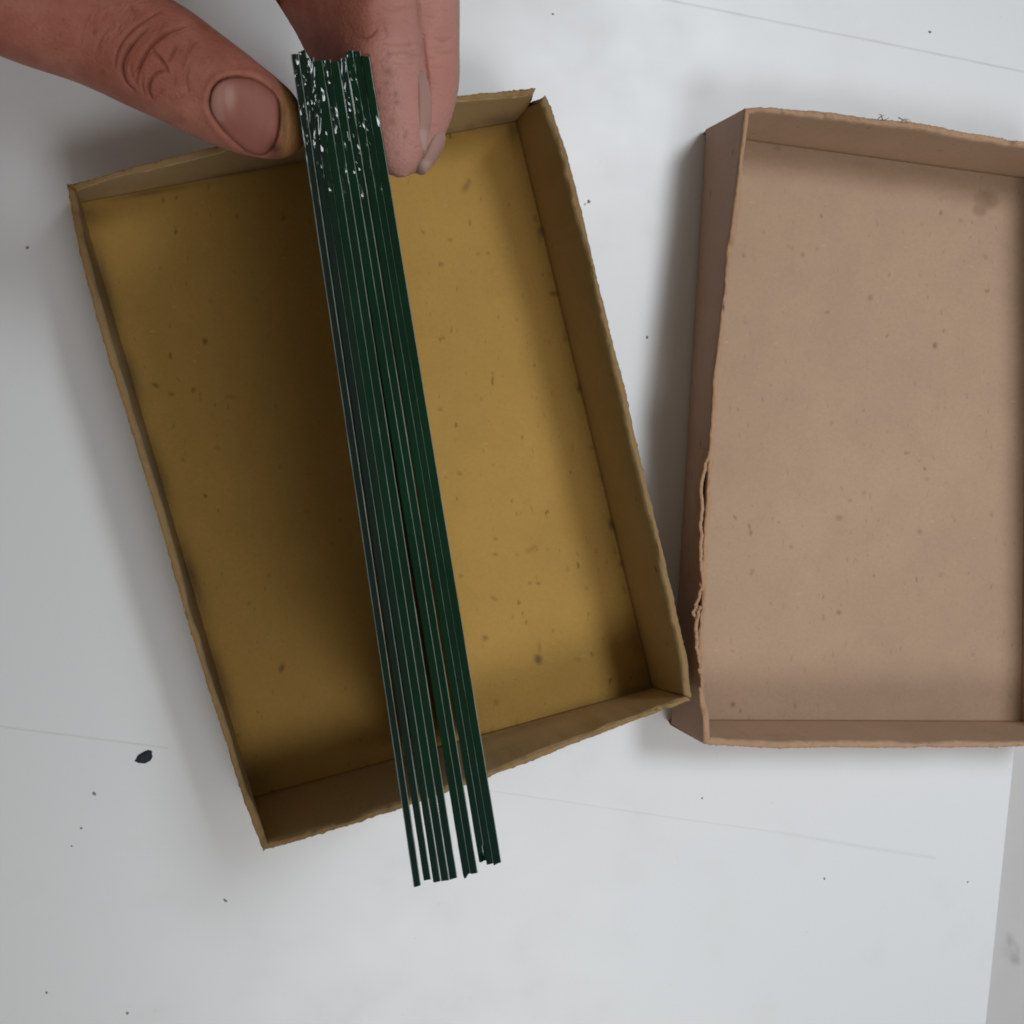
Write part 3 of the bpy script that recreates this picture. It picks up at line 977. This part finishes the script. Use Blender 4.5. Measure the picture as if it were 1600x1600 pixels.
# grime under the free edge and the yellow stain at the tip
tip = smoothstep(px, 432, 446) * (px < 490) * (py > 110) * (py < 262) * (dd < 0.32)
yellow = np.maximum(yellow, tip * 0.85)
dirt = np.maximum(dirt, 0.75 * np.exp(-(((px - 430) / 12) ** 2 + ((py - 234) / 14) ** 2)) * front)
dirt = np.maximum(dirt, 0.5 * np.exp(-(((px - 444) / 5) ** 2 + ((py - 190) / 40) ** 2)) * front)
for (x, y, rx, ry, a) in ((80, 40, 130, 50, .45), (225, 110, 60, 45, .35), (390, 100, 60, 40, .15), (350, 205, 50, 30, .4), (690, 110, 30, 60, .35), (620, 20, 60, 40, .2)):
    red = np.maximum(red, a * np.exp(-(((px - x) / rx) ** 2 + ((py - y) / ry) ** 2)))
for k in range(46):
    x, y = (random.uniform(588, 640), random.uniform(60, 250)) if k % 3 else (random.uniform(60, 330), random.uniform(10, 190))
    r = random.uniform(1.2, 4.0)
    dirt = np.maximum(dirt, random.uniform(.1, .42) * np.exp(-(((px - x) / r) ** 2 + ((py - y) / (r * 1.4)) ** 2)) * front)
for (x, y, r, a) in ((345, 28, 20, .35), (330, 36, 14, .3), (607, 112, 8, .35), (612, 190, 9, .3), (605, 130, 6, .4), (620, 160, 5, .3)):
    dirt = np.maximum(dirt, a * np.exp(-(((px - x) / r) ** 2 + ((py - y) / (r * .8)) ** 2)) * front)
HP = HP + HN * disp[:, None]
# the near side of the index finger rolls away from the viewer towards its left
roll = smoothstep(-px, -585.0, -440.0) * (px > 432 + 0.45 * py) * (py < 130) * (dd > 0.26)
HP = HP - tocam * (0.016 * roll)[:, None]

# flesh flattens where it presses on the stack
T0, x0, y0, dep0, th0, L0 = plate_frames[0]
T9, x9, y9, dep9, th9, L9 = plate_frames[9]
ux = x0 + x9; ux /= np.linalg.norm(ux)
q = HP - T0
a0 = q @ x0 + th0 / 2                                # >0 : to the right of the left-hand face
a9 = (HP - T9) @ x9 - th9 / 2                        # <0 : to the left of the right-hand face
yy = (HP - (T0 + T9) / 2) @ y0                       # >0 : below the upper ends
w_ = (HP - (T0 + T9) / 2) @ dep0
inst = (a0 > -0.0001) & (a9 < 0.0001) & (yy > -0.0008) & (w_ > -0.002)
tx, ty, _ = topx(HP)
is_thumb = (tx < 500) & (ty > 110) & (ty < 300) & (a0 < 0.010)
mask = inst & is_thumb
HP[mask] -= x0 * (a0[mask] + 0.0001)[:, None]
mask = inst & ~is_thumb
side = -a9[mask]
endd = yy[mask] + 0.0008
go_side = side < endd * 1.4
idx = np.where(mask)[0]
HP[idx[go_side]] += x9 * (side[go_side] + 0.0001)[:, None]
HP[idx[~go_side]] -= y0 * (endd[~go_side])[:, None]
hand_me.vertices.foreach_set('co', HP.ravel())
hand_me.materials.clear(); hand_me.materials.append(M_SKIN)
hand_me.polygons.foreach_set('use_smooth', np.ones(len(hand_me.polygons), dtype=bool))
for k, a in (('dirt', dirt), ('red', red), ('yellow', yellow), ('blanch_lit', blanch_lit)):
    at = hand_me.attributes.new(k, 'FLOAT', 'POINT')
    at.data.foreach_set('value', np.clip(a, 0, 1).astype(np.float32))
hand_me.update()
hand_me.name = 'hand'
hand = bpy.data.objects.new('hand', hand_me)
COL.objects.link(hand)
hand['label'] = 'bare right hand reaching in from the top, pinching the glass stack, nails grimy'
hand['category'] = 'hand'

# nails
def thumb_nail():
    nr, na = 14, 72
    P = np.array(NAIL + NAIL[:1], float)
    for _ in range(2):
        Q = []
        for a, b in zip(P[:-1], P[1:]):
            Q += [a * .75 + b * .25, a * .25 + b * .75]
        P = np.array(Q + [Q[0]])
    B = polyline(P, na + 1)[:-1]
    c = np.array([383.0, 180.0])
    V, pale, drt = [], [], []
    for r in range(nr + 1):
        k = r / nr
        for j in range(na):
            p = c + (B[j] - c) * max(k, 1e-3) * 0.985
            d = nail_depth(*p) - 0.00012 + 0.00045 * max(0, k - .86) / .14
            V.append(atd(p[0], p[1], d / MM))
            # lunula at the root, grime at the free edge
            lun = smoothstep(np.array(-(p[0] - 345 + 0.03 * (p[1] - 165))), -14, 2) * 0.25 * (1 if 128 < p[1] < 190 else .3)
            pale.append(max(lun, .5 * math.exp(-((p[0] - 358) / 10) ** 2 - ((p[1] - 152) / 20) ** 2)))
            drt.append(min(1, .9 * math.exp(-((p[0] - 428) / 11) ** 2 - ((p[1] - 233) / 14) ** 2) + .75 * smoothstep(np.array(p[0]), 430, 437) * (p[1] > 150) + 0.5 * max(0, k - .93) / .07))
    n0 = len(V)
    for j in range(na):                               # thickness
        p = c + (B[j] - c) * 0.985
        V.append(atd(p[0], p[1], nail_depth(*p) / MM + 1.0)); pale.append(0); drt.append(.6)
    faces = []
    for r in range(nr):
        for j in range(na):
            k = (j + 1) % na
            faces.append((r * na + j, r * na + k, (r + 1) * na + k, (r + 1) * na + j))
    for j in range(na):
        k = (j + 1) % na
        faces.append((nr * na + j, nr * na + k, n0 + k, n0 + j))
    o = mesh_obj('fingernail', V, faces, M_NAIL, hand, None, True, {'pale': pale, 'dirt': drt})
    o['label'] = 'broad thumb nail with brown grime under its edge'
    return o
thumb_nail()

def side_nail(inf, s0, s1, th_c, hw, seed, over=0.0):
    C, u, v, rw, rd = inf['C'], inf['u'], inf['v'], inf['rw'], inf['rd']
    if (CMn.T @ u[len(u) // 2])[0] < 0:
        u = -u
    py_ = inf['py']
    i0, i1 = np.argmin(abs(py_ - s0)), np.argmin(abs(py_ - s1))
    ns, nt = 26, 22
    outer, inner, pale, drt = [], [], [], []
    for a in range(ns):
        k = a / (ns - 1)
        f = i0 + (i1 - i0) * k
        i = min(int(f), len(C) - 2); fr = f - i
        L_ = lambda A: A[i] * (1 - fr) + A[i + 1] * fr
        Ci, ui, vi = L_(C), L_(u), L_(v)
        # the plate runs straighter than the rounding fingertip
        w = L_(rw)[0]; d = L_(rd)[0]
        wmin = rw[i0, 0] * (1 - 0.42 * k ** 2)
        kk = max(1.0, wmin / max(w, 1e-6))
        half = hw * (0.55 + 0.45 * min(1, math.sin(math.pi * min(1, k * 1.6 + .12) / 2) ** .5)) * (1 if k < .8 else math.sqrt(max(0.05, 1 - ((k - .8) / .2) ** 2 * .75)))
        for b in range(nt):
            t = th_c + half * (2 * b / (nt - 1) - 1)
            ct, sn = math.cos(t), math.sin(t)
            e = 2 / 2.25
            ct = math.copysign(abs(ct) ** e, ct); sn = math.copysign(abs(sn) ** e, sn)
            edge = 1 - (abs(2 * b / (nt - 1) - 1)) ** 6
            off = 0.00045 * edge - 0.0004 * (1 - edge) + (0.0 if k > .1 else -0.0006 * (1 - k / .1))
            nrm = ct * ui + sn * vi
            p = Ci + ui * w * kk * ct + vi * d * kk * sn + nrm * off
            outer.append(p); inner.append(p - nrm * (0.0006 + 0.003 * k * k))
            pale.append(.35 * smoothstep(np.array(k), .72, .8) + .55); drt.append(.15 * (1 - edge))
    V = outer + inner
    N = ns * nt
    faces = []
    for a in range(ns - 1):
        for b in range(nt - 1):
            q_ = (a * nt + b, a * nt + b + 1, (a + 1) * nt + b + 1, (a + 1) * nt + b)
            faces.append(q_); faces.append(tuple(x + N for x in q_[::-1]))
    bd = [a * nt for a in range(ns)] + [(ns - 1) * nt + b for b in range(1, nt)] + [a * nt + nt - 1 for a in range(ns - 2, -1, -1)] + [b for b in range(nt - 2, 0, -1)]
    for i in range(len(bd)):
        j = (i + 1) % len(bd)
        faces.append((bd[i], bd[j], bd[j] + N, bd[i] + N))
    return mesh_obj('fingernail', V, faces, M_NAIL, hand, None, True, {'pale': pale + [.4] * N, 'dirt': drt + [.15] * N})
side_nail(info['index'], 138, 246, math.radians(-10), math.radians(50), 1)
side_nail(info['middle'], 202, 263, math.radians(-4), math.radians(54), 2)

# ------------------------------------------------------------------ bits on the table
def flake(name, px_, py_, rx, ry, ang, h, mat, seed):
    r = np.random.default_rng(seed)
    n = 22
    th = np.linspace(0, 2 * np.pi, n, endpoint=False)
    rad = 1 + 0.16 * np.sin(2 * th + r.uniform(0, 6)) + 0.10 * np.sin(3 * th + r.uniform(0, 6)) + 0.05 * r.standard_normal(n)
    c, s = math.cos(ang), math.sin(ang)
    V, Fc = [], []
    for (k, z) in ((1.0, 0.00003), (0.95, h * .6), (0.6, h), (0.05, h * 1.1)):
        for a, q in zip(th, rad):
            X, Y = math.cos(a) * rx * q * k, math.sin(a) * ry * q * k
            p = atz(px_ + X * c - Y * s, py_ + X * s + Y * c, 0)
            p[2] = z
            V.append(p)
    for k in range(3):
        for i in range(n):
            j = (i + 1) % n
            Fc.append((k * n + i, k * n + j, (k + 1) * n + j, (k + 1) * n + i))
    Fc.append([3 * n + i for i in range(n)])
    return V, Fc
v, f = flake('', 226, 1183, 15, 8.5, math.radians(-42), 0.0007, M_DARK, 4)
o = mesh_obj('paint_flake', v, f, M_DARK, smooth=True)
o['label'] = 'small dark blue-black flake on the white tabletop left of the tray'
o['category'] = 'flake'
SV, SF = [], []
specks = [(43, 387, 2.8), (147, 1240, 3.0), (127, 1294, 2.0), (112, 1322, 1.8), (352, 1407, 3.2), (73, 1551, 2.2), (199, 1583, 2.4), (920, 315, 3.0), (914, 319, 1.8), (1011, 527, 2.2),
          (1288, 1373, 1.8), (1512, 1378, 1.6), (1097, 1247, 1.8), (1453, 50, 2.2), (864, 22, 2.0)]
for i, (x, y, r) in enumerate(specks):
    v, f = flake('', x, y, r, r * random.uniform(.5, .9), random.uniform(0, 3), 0.00025, M_SPECK, 50 + i)
    k = len(SV)
    SV += v
    SF += [[a + k for a in q_] for q_ in f]
o = mesh_obj('dirt_specks', SV, SF, M_SPECK)
o['kind'] = 'stuff'
o['label'] = 'tiny dark specks of dirt scattered over the white tabletop'
o['category'] = 'dirt'
